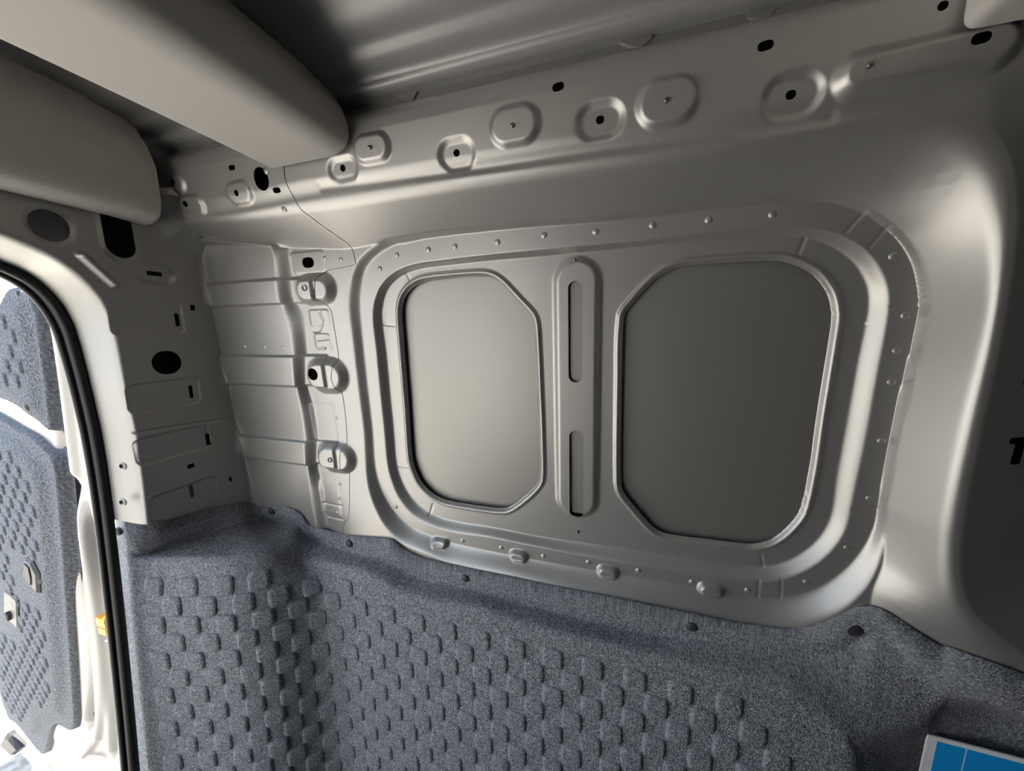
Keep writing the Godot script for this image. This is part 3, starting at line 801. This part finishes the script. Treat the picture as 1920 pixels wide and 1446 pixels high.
	var pts := [Vector3(-1.02, 0.8877, 0.3587), Vector3(-1.02, 0.8783, 0.331), Vector3(-1.02, 0.8635, 0.3011), Vector3(-1.02, 0.8541, 0.2852), Vector3(-1.02, 0.8414, 0.2702), Vector3(-1.02, 0.8213, 0.2559), Vector3(-1.02, 0.7942, 0.2446), Vector3(-1.02, 0.7589, 0.2366), Vector3(-1.02, 0.7103, 0.2329), Vector3(-1.02, 0.6604, 0.2305), Vector3(-1.02, 0.6071, 0.2291), Vector3(-1.02, 0.5525, 0.2285), Vector3(-1.02, 0.4748, 0.2301), Vector3(-1.02, 0.3864, 0.2338), Vector3(-1.02, 0.2705, 0.2404), Vector3(-1.02, 0.1273, 0.2496), Vector3(-1.02, -0.0454, 0.2617), Vector3(-1.02, -0.2111, 0.2742), Vector3(-1.02, -0.356, 0.2852)]
	for i in pts.size():
		var a: Vector3 = pts[max(i - 1, 0)]
		var b: Vector3 = pts[min(i + 1, pts.size() - 1)]
		c.add_point(pts[i], (a - b) / 6.0, (b - a) / 6.0)
	c.bake_interval = 0.01
	for p in c.get_baked_points(): seal_path.append(p)

# ---------------------------------------------------------------- roof
func roof():
	# profile (z, y) from the side rail up to the roof skin, and on across the hold
	var prof := [[0.060, 1.103], [0.078, 1.1185], [0.085, 1.1165], [0.092, 1.1185], [0.0975, 1.1205], [0.1003, 1.1230], [0.1005, 1.1275], [0.1025, 1.1310], [0.110, 1.1335], [0.120, 1.1353], [0.127, 1.1372], [0.133, 1.1405], [0.139, 1.1460], [0.144, 1.1490], [0.150, 1.1506], [0.185, 1.1585], [0.187, 1.1625], [0.24, 1.1745], [0.35, 1.1985], [0.45, 1.21], [0.72, 1.215], [1.0, 1.205], [1.3, 1.18], [1.47, 1.12]]
	var rows := []
	for p in prof:
		var r := []
		for i in 60: r.append(Vector3(-1.12 + 3.45 * i / 59.0, p[1], p[0]))
		rows.append(r)
	var r0 := put("ceiling", skin(rows), M.roof)
	tag(r0, "dark grey roof skin with a bright pressed channel along the side rail", "", "", "structure")
	var o := put("roof_outer", box(Vector3(0.6, 1.27, 0.68), Vector3(3.5, 0.04, 1.75)), M.skin)
	tag(o, "outer roof sheet above the hold", "", "", "structure")

# cross-section (x, y) swept along z from the wall to the far side, end rounded off
func bow_mesh(sec: Array, z0: float, z1: float) -> ArrayMesh:
	var c := Curve2D.new()
	var n := sec.size()
	for k in n + 1:
		var p := Vector2(sec[k % n][0], sec[k % n][1])
		var a := Vector2(sec[(k + n - 1) % n][0], sec[(k + n - 1) % n][1])
		var b := Vector2(sec[(k + 1) % n][0], sec[(k + 1) % n][1])
		var rr: float = sec[k % n][2]
		var pa := p + (a - p).normalized() * minf(rr, p.distance_to(a) * 0.49)
		var pb := p + (b - p).normalized() * minf(rr, p.distance_to(b) * 0.49)
		if k == n:
			c.add_point(pa)
			break
		c.add_point(pa, Vector2.ZERO, (p - pa) * 0.6)
		c.add_point(pb, (p - pb) * 0.6, Vector2.ZERO)
	c.bake_interval = 0.006
	var ring := c.get_baked_points()
	ring.remove_at(ring.size() - 1)
	var mid := Vector2.ZERO
	for p in ring: mid += p / ring.size()
	var rows := []
	for k in 6:
		var a := PI * 0.5 * k / 5.0
		var row := []
		for p in ring: row.append(Vector3(mid.x + (p.x - mid.x) * (1.0 - 0.05 * (1.0 - sin(a))), mid.y + (p.y - mid.y) * (1.0 - 0.05 * (1.0 - sin(a))), z0 + 0.006 * (1.0 - cos(a))))
		rows.append(row)
	for k in range(1, 25):
		var z := lerpf(z0 + 0.006, z1, k / 24.0)
		var lift := 0.06 * (1.0 - pow((z - 0.75) / 0.65, 2.0)) * 0.33
		var row := []
		for p in ring: row.append(Vector3(p.x, p.y + lift, z))
		rows.append(row)
	return skin(rows, true, true)

func bows():
	var mid := [[-0.632, 1.032, 0.012], [-0.455, 1.032, 0.045], [-0.452, 1.085, 0.03], [-0.505, 1.158, 0.02], [-0.56, 1.185, 0.01], [-0.63, 1.185, 0.01]]
	var m := bow_mesh(mid, 0.10, 1.42)
	var a := thing("roof_bow", "wide pale grey roof cross-member, the nearer and larger of the two at upper left", "roof beam", Vector3.ZERO, "roof cross-members")
	put("beam", m, M.bow, a)
	var b := thing("roof_bow", "roof cross-member of which only the rounded pale end shows above the long rail pad", "roof beam", Vector3(0.93, 0, 0), "roof cross-members")
	put("beam", m, M.bow, b)
	var hd := thing("roof_bow", "grey-green box-section header beam over the rear doorway, left of the wide beam", "roof beam", Vector3.ZERO, "roof cross-members")
	put("beam", bow_mesh([[-0.949, 0.960, 0.01], [-0.905, 0.960, 0.022], [-0.886, 0.983, 0.02], [-0.884, 1.06, 0.008], [-0.900, 1.10, 0.008], [-0.949, 1.17, 0.008]], 0.128, 1.42), M.bow, hd)

# ---------------------------------------------------------------- felt lining
var face := []      # interpolated stations of the lining, each [top, flange foot, shelf edge, face, bottom]
func wp(f: Array, h := 0.004) -> Vector3:
	return wall_o + wall_u * f[0] + wall_v * f[1] + wall_n * h

func lining():
	var st := []
	var tl := [Vector3(-0.945, 0.3774, 0.2531), Vector3(-0.945, 0.3699, 0.2354), Vector3(-0.945, 0.3577, 0.1976), Vector3(-0.945, 0.3437, 0.1402), Vector3(-0.945, 0.3319, 0.0856), Vector3(-0.945, 0.3172, 0.0237)]
	var fl := [Vector3(-1.0313, 0.262, 0.1921), Vector3(-1.0116, 0.262, 0.1653), Vector3(-0.9966, 0.262, 0.1206), Vector3(-0.9776, 0.262, 0.0737), Vector3(-0.9462, 0.262, 0.0303)]
	st.append([Vector3(-1.12, 0.350, 0.180), Vector3(-1.12, 0.25, 0.190), Vector3(-1.12, 0.225, 0.195), Vector3(-1.12, 0.10, 0.206), Vector3(-1.12, -0.49, 0.260)])
	st.append([Vector3(-1.036, 0.376, 0.205), Vector3(-1.04, 0.285, 0.208), Vector3(-1.04, 0.262, 0.210), Vector3(-1.036, 0.13, 0.222), Vector3(-1.036, -0.49, 0.262)])
	st.append([Vector3(-0.985, 0.372, 0.217), fl[0] + Vector3(0.01, 0.004, 0.005), Vector3(-1.028, 0.262, 0.208), Vector3(-1.024, 0.13, 0.221), Vector3(-1.026, -0.49, 0.256)])
	st.append([tl[2], fl[1], Vector3(-0.961, 0.262, 0.185), Vector3(-0.955, 0.14, 0.202), Vector3(-0.968, -0.49, 0.222)])
	st.append([tl[3], fl[2], Vector3(-0.877, 0.262, 0.160), Vector3(-0.872, 0.14, 0.175), Vector3(-0.888, -0.49, 0.185)])
	st.append([tl[4], fl[3], Vector3(-0.825, 0.260, 0.136), Vector3(-0.815, 0.14, 0.153), Vector3(-0.828, -0.49, 0.158)])
	st.append([tl[5], fl[4], Vector3(-0.790, 0.258, 0.108), Vector3(-0.772, 0.14, 0.122), Vector3(-0.783, -0.49, 0.125)])
	st.append([wp([-0.9346,-0.4555], 0.016), wp([-0.9299,-0.5081], 0.008) , Vector3(-0.772, 0.250, 0.083), Vector3(-0.747, 0.14, 0.090), Vector3(-0.757, -0.49, 0.092)])
	st.append([wp([-0.821,-0.4448], 0.024), wp([-0.8242,-0.4991], 0.012), Vector3(-0.764, 0.228, 0.056), Vector3(-0.724, 0.14, 0.058), Vector3(-0.732, -0.49, 0.058)])
	st.append([wp([-0.7848,-0.4557], 0.024), wp([-0.7922,-0.5228], 0.010), Vector3(-0.754, 0.205, 0.032), Vector3(-0.702, 0.13, 0.036), Vector3(-0.706, -0.49, 0.036)])
	var rows := [
		[[-0.7611,-0.4857], [-0.7685,-0.5391], Vector3(-0.7334, 0.1971, 0.02)],
		[[-0.6818,-0.4986], [-0.6861,-0.5433], Vector3(-0.6466, 0.1962, 0.02)],
		[[-0.601,-0.4933], [-0.6011,-0.5446], Vector3(-0.5735, 0.1962, 0.02)],
		[[-0.5234,-0.4862], [-0.5334,-0.5512], Vector3(-0.5308, 0.1839, 0.02)],
		[[-0.4896,-0.5052], [-0.4857,-0.5701], Vector3(-0.4896, 0.1678, 0.02)],
		[[-0.439,-0.5189], [-0.4309,-0.5751], Vector3(-0.4351, 0.1633, 0.02)],
		[[-0.3051,-0.522], [-0.3083,-0.573], Vector3(-0.2889, 0.1694, 0.02)],
		[[-0.1857,-0.5228], [-0.1873,-0.5808], Vector3(-0.1749, 0.1611, 0.02)],
		[[-0.026,-0.5209], [-0.0247,-0.5862], Vector3(-0.0218, 0.1605, 0.02)],
		[[0.1143,-0.5214], [0.1174,-0.571], Vector3(0.1042, 0.1585, 0.02)],
		[[0.1986,-0.521], [0.2023,-0.563], Vector3(0.1856, 0.16, 0.02)],
		[[0.2753,-0.5091], [0.2804,-0.5546], Vector3(0.2538, 0.1599, 0.02)],
		[[0.3157,-0.4809], [0.3233,-0.5411], Vector3(0.2949, 0.1411, 0.02)]]
	for r in rows:
		if r == rows[0]:
			st.append([wp(r[0], side.at(r[0][0], r[0][1]) + 0.004), wp(r[1], 0.008), r[2], Vector3(-0.670, 0.13, 0.0235), Vector3(-0.672, -0.49, 0.0245)])
			continue
		var eh := maxf(maxf(0.0, side.at(r[0][0], r[0][1])), maxf(side.at(r[0][0], r[0][1] - 0.012), side.at(r[0][0], r[0][1] - 0.024))) + 0.004
		st.append([wp(r[0], eh), wp(r[1], eh), r[2], Vector3(r[2].x + 0.004, minf(0.14, r[2].y - 0.05), 0.020), Vector3(r[2].x + 0.002, -0.49, 0.022)])
	var tail := [
		[[0.3456,-0.4505], [0.3538,-0.5115], Vector3(0.3252, 0.1162, 0.02), Vector3(0.3465, 0.0743, 0.02)],
		[[0.3702,-0.4362], [0.3778,-0.4889], Vector3(0.3496, 0.1007, 0.016), Vector3(0.3781, 0.0427, 0)],
		[[0.4017,-0.4471], [0.4162,-0.5226], Vector3(0.4029, 0.1132, 0.002), Vector3(0.4428, -0.001, -0.045)],
		[[0.4255,-0.4561], [0.4475,-0.5425], Vector3(0.4443, 0.1355, -0.008), Vector3(0.4835, -0.0038, -0.06)],
		[[0.4353,-0.4513], [0.4622,-0.5415], Vector3(0.4676, 0.1557, -0.018), Vector3(0.5105, 0.0013, -0.06)],
		[[0.4669,-0.4513], [0.4958,-0.5397], Vector3(0.5224, 0.1597, -0.03), Vector3(0.5554, 0.0276, -0.055)],
		[[0.509,-0.4601], [0.5325,-0.5453], Vector3(0.5657, 0.1529, -0.03), Vector3(0.5963, 0.0494, -0.052)],
		[[0.5705,-0.4766], [0.5912,-0.5569], Vector3(0.6232, 0.1416, -0.03), Vector3(0.6545, 0.0511, -0.052)]]
	for r in tail:
		var th := maxf(0.004, maxf(side.at(r[0][0], r[0][1]), side.at(r[0][0], r[0][1] - 0.012)) + 0.004)
		st.append([wp(r[0], th), wp(r[1], th * 0.7), r[2], r[3], Vector3(r[3].x, -0.49, r[3].z)])
	# interpolate stations
	var sub := 8
	for i in st.size() - 1:
		var p0 = st[max(i - 1, 0)]
		var p3 = st[min(i + 2, st.size() - 1)]
		for k in (sub if i < st.size() - 2 else sub + 1):
			var t := float(k) / sub
			var row := []
			for c in 5:
				var a: Vector3 = st[i][c]
				var b: Vector3 = st[i + 1][c]
				var ta: Vector3 = (b - p0[c]) * 0.4
				var tb: Vector3 = (p3[c] - a) * 0.4
				var lim := a.distance_to(b) * 0.8
				row.append(hermite(a, b, ta.limit_length(lim), tb.limit_length(lim), t))
			face.append(row)
	var out := []
	for f in face:
		var row := []
		var inward: Vector3 = Vector3(0, 0, -1)
		row.append(f[0] + Vector3(-0.004, -0.001, -0.006))
		var poly := [f[0], f[1], f[2], f[3], f[4]]
		var rad := [0.0, 0.007, 0.014, 0.05, 0.0]
		row.append(poly[0])
		for c in range(1, 4):
			var p: Vector3 = poly[c]
			var a: Vector3 = p + (poly[c - 1] - p).limit_length(minf(rad[c], p.distance_to(poly[c - 1]) * 0.48))
			var b: Vector3 = p + (poly[c + 1] - p).limit_length(minf(rad[c], p.distance_to(poly[c + 1]) * 0.48))
			for k in 7:
				var t := k / 6.0
				row.append(a.lerp(p, t).lerp(p.lerp(b, t), t))
			if c == 3:
				for k in range(1, 12): row.append(b.lerp(poly[4], k / 12.0))
			else:
				var nx: Vector3 = poly[c + 1]
				var e := nx + (p - nx).limit_length(minf(rad[c + 1], p.distance_to(nx) * 0.48))
				for k in range(1, 6): row.append(b.lerp(e, k / 6.0))
		row.append(poly[4])
		out.append(row)
	var t := thing("side_lining", "dark grey felt lining over the lower side wall, pressed with a checker of raised pads", "wall lining")
	put("carpet", skin(out), M.felt, t)
	# --- raised pads in a checker along the face
	var arc := [0.0]
	for i in range(1, face.size()):
		var a := on_face(i - 1, 0.05)
		var b := on_face(i, 0.05)
		arc.append(arc[-1] + Vector2(a.x - b.x, a.z - b.z).length())
	var pad := pad_mesh(0.0214, 0.0224, 0.0140, 0.0158, 0.0050)
	# one column centre sits at x = -0.2035 on the long face
	var s_ref := 0.0
	for i in face.size():
		if face[i][3].z < 0.03 and on_face(i, 0.05).x < -0.2035: s_ref = arc[i]
	var made := 0
	for col in range(-25, 15):
		var sp := s_ref + col * 0.0384 + 0.0125 * clampf((-14.0 - col) / 3.0, 0.0, 1.0)
		var i := 1
		while i < arc.size() - 1 and arc[i] < sp: i += 1
		if sp < 0.108 or i >= arc.size() - 1: continue
		var f: float = (sp - arc[i - 1]) / maxf(arc[i] - arc[i - 1], 1e-5)
		var left := smoothstep(-0.70, -0.80, on_face(i, 0.05).x)
		for r in range(-12, 4):
			if posmod(r + col, 2) == 1: continue
			var y := 0.101 + r * 0.0435 + 0.012 * left
			var p := on_face(i - 1, y).lerp(on_face(i, y), f)
			var edge: Vector3 = face[i][2]
			if y > edge.y - 0.050: continue
			if p.x > 0.265 - maxf(0.0, y - 0.02) * 0.25: continue
			if y < -0.42: continue
			var tx := (on_face(i, y) - on_face(i - 1, y)).normalized()
			var ty := (on_face(i, y + 0.01) - on_face(i, y - 0.01)).normalized()
			var n := tx.cross(ty).normalized()
			var o := put("raised_pad", pad, M.felt, t)
			o.transform = Transform3D(Basis(tx, n.cross(tx), n), p)
			made += 1
	# --- push pins along the upper edge
	var pin := lathe([[0.0, 0.0045], [0.004, 0.0042], [0.0075, 0.003], [0.0095, 0.001], [0.0095, -0.003]], 18)
	for p in pairs([-0.8941,-0.4702] + [-0.6493,-0.5199, -0.3402,-0.5472, 0.113,-0.5478]):
		var o := put("push_pin", pin, M.plastic, t)
		o.transform = Transform3D(Basis(wall_u, wall_v, wall_n), wp([p.x, p.y], maxf(0.006, side.at(p.x, p.y + 0.012) + 0.004) if p.x > -0.8 else 0.016))
	var big := put("push_pin", pin, M.plastic, t)
	big.transform = Transform3D(Basis(wall_u, wall_v, wall_n).scaled(Vector3(1.4, 1.4, 0.6)), wp([0.3458,-0.4899], 0.014))
	var side := put("push_pin", pin, M.latch, t)
	side.transform = frame_at(Vector3(-1.05, 0.325, 0.212), Vector3(0.2, 0, 0.98).normalized())

func hermite(a: Vector3, b: Vector3, ta: Vector3, tb: Vector3, t: float) -> Vector3:
	var t2 := t * t
	var t3 := t2 * t
	return a * (2 * t3 - 3 * t2 + 1) + ta * (t3 - 2 * t2 + t) + b * (3 * t2 - 2 * t3) + tb * (t3 - t2)

func on_face(i: int, y: float) -> Vector3:
	var a: Vector3 = face[i][3]
	var b: Vector3 = face[i][4]
	if y > a.y:
		b = a
		a = face[i][2]
	var k := clampf((a.y - y) / maxf(a.y - b.y, 0.001), 0.0, 1.0)
	var p := a.lerp(b, k)
	p.y = y
	return p

func pad_mesh(bu: float, bv: float, tu: float, tv: float, hgt: float) -> ArrayMesh:
	# rounded square that rises from the felt with sloping sides
	var rows := []
	for lv in [[1.0, -0.0015], [0.97, 0.0006], [0.55, 0.75], [0.2, 0.97], [0.0, 1.0], [-1.0, 1.0]]:
		var row := []
		for k in 16:
			var ang := TAU * (k + 0.5) / 16.0
			var f: float = maxf(lv[0], 0.0)
			var hu := lerpf(tu, bu, f)
			var hv := lerpf(tv, bv, f)
			var c := Vector2(cos(ang), sin(ang))
			var q := Vector2(signf(c.x) * pow(absf(c.x), 0.42) * hu, signf(c.y) * pow(absf(c.y), 0.42) * hv)
			if lv[0] < 0.0: q *= 0.02
			row.append(Vector3(q.x, q.y, lv[1] if lv[1] < 0.01 else lv[1] * hgt))
		rows.append(row)
	return skin(rows, true)

# ---------------------------------------------------------------- open rear door
func door():
	var door := Node3D.new()
	door.name = "door_1"
	add_child(door)
	tag(door, "open rear door with felt inner linings seen past the pillar at the left edge", "", "", "structure")
	var s := Sheet.new(door_o, door_u, Vector3.UP, door_n, steps(-1.55, 0.03, 0.0045), steps(-0.75, 0.98, 0.0045))
	var outline := s.field(Shape.new([-0.3611,0.9155, -0.2072,0.8703, -0.1173,0.8379, -0.0484,0.7768, -0.012,0.7021, -0.0082,0.6036, -0.0091,0.4892, -0.0304,0.3402, -0.0647,0.1481, -0.1283,-0.1373, -0.1914,-0.4072, -0.2704,-0.5116, -0.5825,-0.6894, -0.8401,-0.7585, -1.001,-0.7531, -1.1025,-0.7207, -1.1696,-0.6806, -1.167,-0.5988, -1.0812,-0.4312, -0.8642,-0.0502, -0.6513,0.3443, -0.5135,0.6528, -0.447,0.836], true, 0.6))
	# long pressed channels between the linings and the hinge edge
	s.ridge(Shape.new([-0.1273,0.8385, -0.106,0.7998, -0.1109,0.7229, -0.1264,0.6426, -0.143,0.5462, -0.1663,0.4437, -0.1881,0.3352, -0.2125,0.1913, -0.2536,0.0008, -0.3207,-0.2193, -0.3898,-0.3736], false), -0.030, 0.05)
	s.ridge(Shape.new([-0.057,0.8192, -0.0535,0.7556, -0.0649,0.6678, -0.0819,0.5753, -0.0999,0.4776, -0.1252,0.3472, -0.1525,0.2066, -0.2033,-0.0126, -0.2819,-0.2702, -0.3704,-0.4188], false), 0.012, 0.025)
	s.ridge(Shape.new([-0.1201,0.425, -0.1102,0.2977, -0.1325,0.1138, -0.2005,-0.1681, -0.2682,-0.4025], false), -0.018, 0.03)
	s.ridge(Shape.new([-0.6011,-0.485, -0.5377,-0.5031, -0.4561,-0.4715, -0.3467,-0.3978], false), 0.02, 0.05)
	var dm := put("shell", s.mesh(outline), M.door, door)
	dm.set_meta("label", "painted inner shell of the door")
	var edge := 0.02
	var jobs := [
		["upper_lining", [-0.235,0.8475, -0.208,0.8593, -0.1558,0.854, -0.1107,0.8451, -0.0966,0.8234, -0.0871,0.7882, -0.1022,0.7027, -0.1214,0.6112, -0.1415,0.5423, -0.1577,0.5249, -0.185,0.5295, -0.2416,0.5554, -0.3268,0.5742, -0.4179,0.5837, -0.4844,0.5875, -0.4941,0.6279, -0.4674,0.6691, -0.3686,0.6971, -0.3284,0.7162, -0.2869,0.7702],
			[-0.2484,0.82, -0.1898,0.8177, -0.1455,0.8094, -0.1412,0.7678, -0.1557,0.6893, -0.1702,0.6189, -0.1789,0.5801, -0.2328,0.5723, -0.2863,0.5923, -0.3691,0.6103, -0.4443,0.6235, -0.4231,0.6573, -0.3378,0.6951, -0.2878,0.7584], 0.010],
		["lower_lining", [-0.5371,0.5618, -0.4349,0.5555, -0.361,0.5414, -0.2583,0.5236, -0.1999,0.4993, -0.1683,0.4805, -0.162,0.4488, -0.1664,0.4164, -0.1876,0.3413, -0.229,0.2076, -0.3118,-0.0434, -0.3802,-0.2493, -0.413,-0.3399, -0.4419,-0.3918, -0.4756,-0.4156, -0.5293,-0.4284, -0.5784,-0.4423, -0.6259,-0.4808, -0.6707,-0.5349, -0.7447,-0.6308, -0.7872,-0.6594, -0.8499,-0.6589, -0.9691,-0.6332, -1.079,-0.6347, -1.076,-0.5466, -0.9774,-0.3582, -0.819,-0.0662, -0.6944,0.1786, -0.6013,0.4331],
			[-0.5506,0.5122, -0.4612,0.512, -0.3722,0.4935, -0.2934,0.4677, -0.2447,0.4373, -0.242,0.3848, -0.2749,0.2689, -0.3182,0.1274, -0.3832,-0.0654, -0.4486,-0.2435, -0.5045,-0.3436, -0.5829,-0.3751, -0.6817,-0.4394, -0.7991,-0.5603, -0.9174,-0.5558, -1.0038,-0.5464, -1.0074,-0.4557, -0.9024,-0.2483, -0.7684,0.0035, -0.6529,0.2204, -0.5604,0.438], 0.014]]
	for j in jobs:
		var pu := []
		var pv := []
		for q in pairs(j[1]):
			pu.append(q.x)
			pv.append(q.y)
		var l := Sheet.new(door_o, door_u, Vector3.UP, door_n, steps(pu.min() - 0.02, pu.max() + 0.02, 0.004), steps(pv.min() - 0.02, pv.max() + 0.02, 0.004))
		var od := l.field(Shape.new(j[1], true, 0.7))
		for k in l.h.size(): l.h[k] = -0.01
		var od2 := od.duplicate()
		for k in od2.size(): od2[k] += 0.011
		l.raise(od2, 0.024, 0.012)
		l.raise(l.field(Shape.new(j[2], true, 0.7)), j[3], 0.045)
		var ln := put(j[0], l.mesh(od), M.door_felt, door)
		ln.set_meta("label", "blue-grey felt lining with raised pads")
		# pads
		var pad := pad_mesh(0.0165, 0.0165, 0.012, 0.012, 0.005)
		var pin := lathe([[0.0, 0.004], [0.006, 0.003], [0.0085, 0.0]], 10)
		var inner := Shape.new(j[2], true, 0.7)
		var made := 0
		var low: bool = j[0] == "lower_lining"
		for c in range(0, 60):
			for r in range(0, 80):
				if (r + c) % 2: continue
				var p := Vector2(-0.03 - c * 0.034, 0.84 - r * 0.032)
				if inner.signed(p) > -0.035: continue
				if low:
					var skip := false
					for e in [[-0.4741, 0.1037, 0.0673, 0.0706], [-0.7124, -0.0617, 0.0828, 0.0879]]:
						if absf(p.x - e[0]) < e[2] + 0.02 and absf(p.y - e[1]) < e[3] + 0.02: skip = true
					if skip: continue
				if p.x < -1.2 or made >= 290: continue
				var o := put("raised_pad", pad, M.door_felt, ln)
				o.transform = Transform3D(Basis(door_u, Vector3.UP, door_n), l.point(p.x, p.y, -0.0005))
				made += 1
		for q in pairs([-0.3641,-0.3189, -0.6396,-0.5273, -0.2308,0.0633, -0.1167,0.4619, -0.2427,0.5301] if low else [-0.1615,0.8326, -0.0431,0.8049, -0.0956,0.5584, -0.2129,0.5899]):
			var o := put("push_pin", pin, M.plastic, ln)
			o.transform = Transform3D(Basis(door_u, Vector3.UP, door_n), l.point(q.x, q.y))
		if low:
			var hs := PackedVector2Array(pairs([-0.4051,0.1842, -0.3706,0.1823, -0.3482,0.1525, -0.3728,0.0915, -0.4109,0.1052, -0.4363,0.1322]))
			var rim := put("pull_handle", plate(hs, door_o, door_u, Vector3.UP, door_n, 0.025, 0.036, 0.006), M.plastic, door)
			rim.set_meta("label", "dark recessed pull handle")
			var cup := PackedVector2Array(pairs([-0.4021,0.1715, -0.3796,0.1652, -0.3828,0.1343, -0.3938,0.113, -0.411,0.1175, -0.4227,0.1388]))
			put("grip", plate(cup, door_o, door_u, Vector3.UP, door_n, 0.034, 0.0385, 0.001), M.rubber, rim)
			var ps := PackedVector2Array(pairs([-0.638,0.0231, -0.5959,0.0234, -0.5562,0.015, -0.606,-0.0877, -0.6489,-0.0827, -0.6865,-0.0593]))
			var lp := put("latch_plate", plate(ps, door_o, door_u, Vector3.UP, door_n, 0.025, 0.034, 0.003), M.latch, door)
			lp.set_meta("label", "small grey latch plate with a black lever")
			var lv := PackedVector2Array(pairs([-0.6361,-0.04, -0.62,-0.0454, -0.6321,-0.0666, -0.6459,-0.0571]))
			put("lever", plate(lv, door_o, door_u, Vector3.UP, door_n, 0.033, 0.042, 0.002), M.dark, lp)
			var ls := PackedVector2Array(pairs([-0.6123,-0.0052, -0.5954,-0.0086, -0.6,-0.0168, -0.617,-0.0135]))
			put("mark", plate(ls, door_o, door_u, Vector3.UP, door_n, 0.033, 0.0355, 0.001), M.white, lp)
	# rubber stop blocks under the lower edge
	for q in [[-1.1536,-0.7405, -1.1081,-0.7306, -1.0303,-0.7468, -1.1326,-0.8276, -1.2469,-0.8304]]:
		var rb := put("stop_block", plate(PackedVector2Array(pairs(q)), door_o, door_u, Vector3.UP, door_n, -0.06, 0.02, 0.01), M.rubber, door)
		rb.set_meta("label", "dark rubber stop block on the door's lower edge")

# ---------------------------------------------------------------- seal, striker, card
func small_things():
	var t := thing("door_seal", "black rubber weatherstrip following the pale edge of the rear doorway", "seal")
	put("bulb", tube(seal_path, 0.009), M.rubber, t)
	var second := []
	for p in seal_path: second.append(p + Vector3(-0.012, -0.004, 0.010))
	put("lip", tube(second, 0.006), M.rubber, t)
	var y := thing("striker", "small yellow clip on the door edge beside the black seal", "clip", Vector3(-1.1135, 0.1099, 0.235))
	put("clip", box(Vector3(0, 0, 0), Vector3(0.035, 0.022, 0.014), 0.002), M.yellow, y)
	put("clip_foot", box(Vector3(0, -0.022, 0), Vector3(0.032, 0.018, 0.014), 0.002), M.yellow, y)
	put("pin", tube([Vector3(0.02, 0.03, 0), Vector3(0.0, 0.0, -0.002), Vector3(0.02, -0.045, 0), Vector3(-0.01, -0.052, 0)], 0.003), M.steel, y)
	# blue and white card in the lining's pocket at lower right
	var z := -0.022
	var a := Vector3(0.4578, 0.1, -0.022)
	var b := Vector3(0.568, 0.0984, -0.022)
	var ex: Vector3 = (b - a).normalized()
	var ey: Vector3 = (Vector3(0.4615, 0.032, -0.022) - a).normalized()
	ey = (ey - ex * ey.dot(ex)).normalized() * -1.0
	var card := thing("info_card", "blue and white printed card leaning in the felt pocket at lower right", "card", a)
	var nrm := ex.cross(ey)
	put("sheet", plate(PackedVector2Array([Vector2(0, -0.30), Vector2(0.30, -0.30), Vector2(0.30, 0), Vector2(0, 0)]), Vector3.ZERO, ex, ey, nrm, -0.003, 0.0, 0.0004), M.white, card)
	var q: Vector3 = Vector3(0.4697, 0.0926, -0.022) - a
	var u0 := q.dot(ex)
	var v0 := q.dot(ey)
	var u1: float = (Vector3(0.5044, 0.0926, -0.022) - a).dot(ex)
	put("blue_field", plate(PackedVector2Array([Vector2(u0, -0.29), Vector2(u1 - 0.001, -0.29), Vector2(u1 - 0.001, v0), Vector2(u0, v0)]), Vector3.ZERO, ex, ey, nrm, 0.0, 0.0006, 0.0002), M.blue, card)
	put("blue_field", plate(PackedVector2Array([Vector2(u1 + 0.001, -0.29), Vector2(0.29, -0.29), Vector2(0.29, v0), Vector2(u1 + 0.001, v0)]), Vector3.ZERO, ex, ey, nrm, 0.0, 0.0006, 0.0002), M.blue, card)
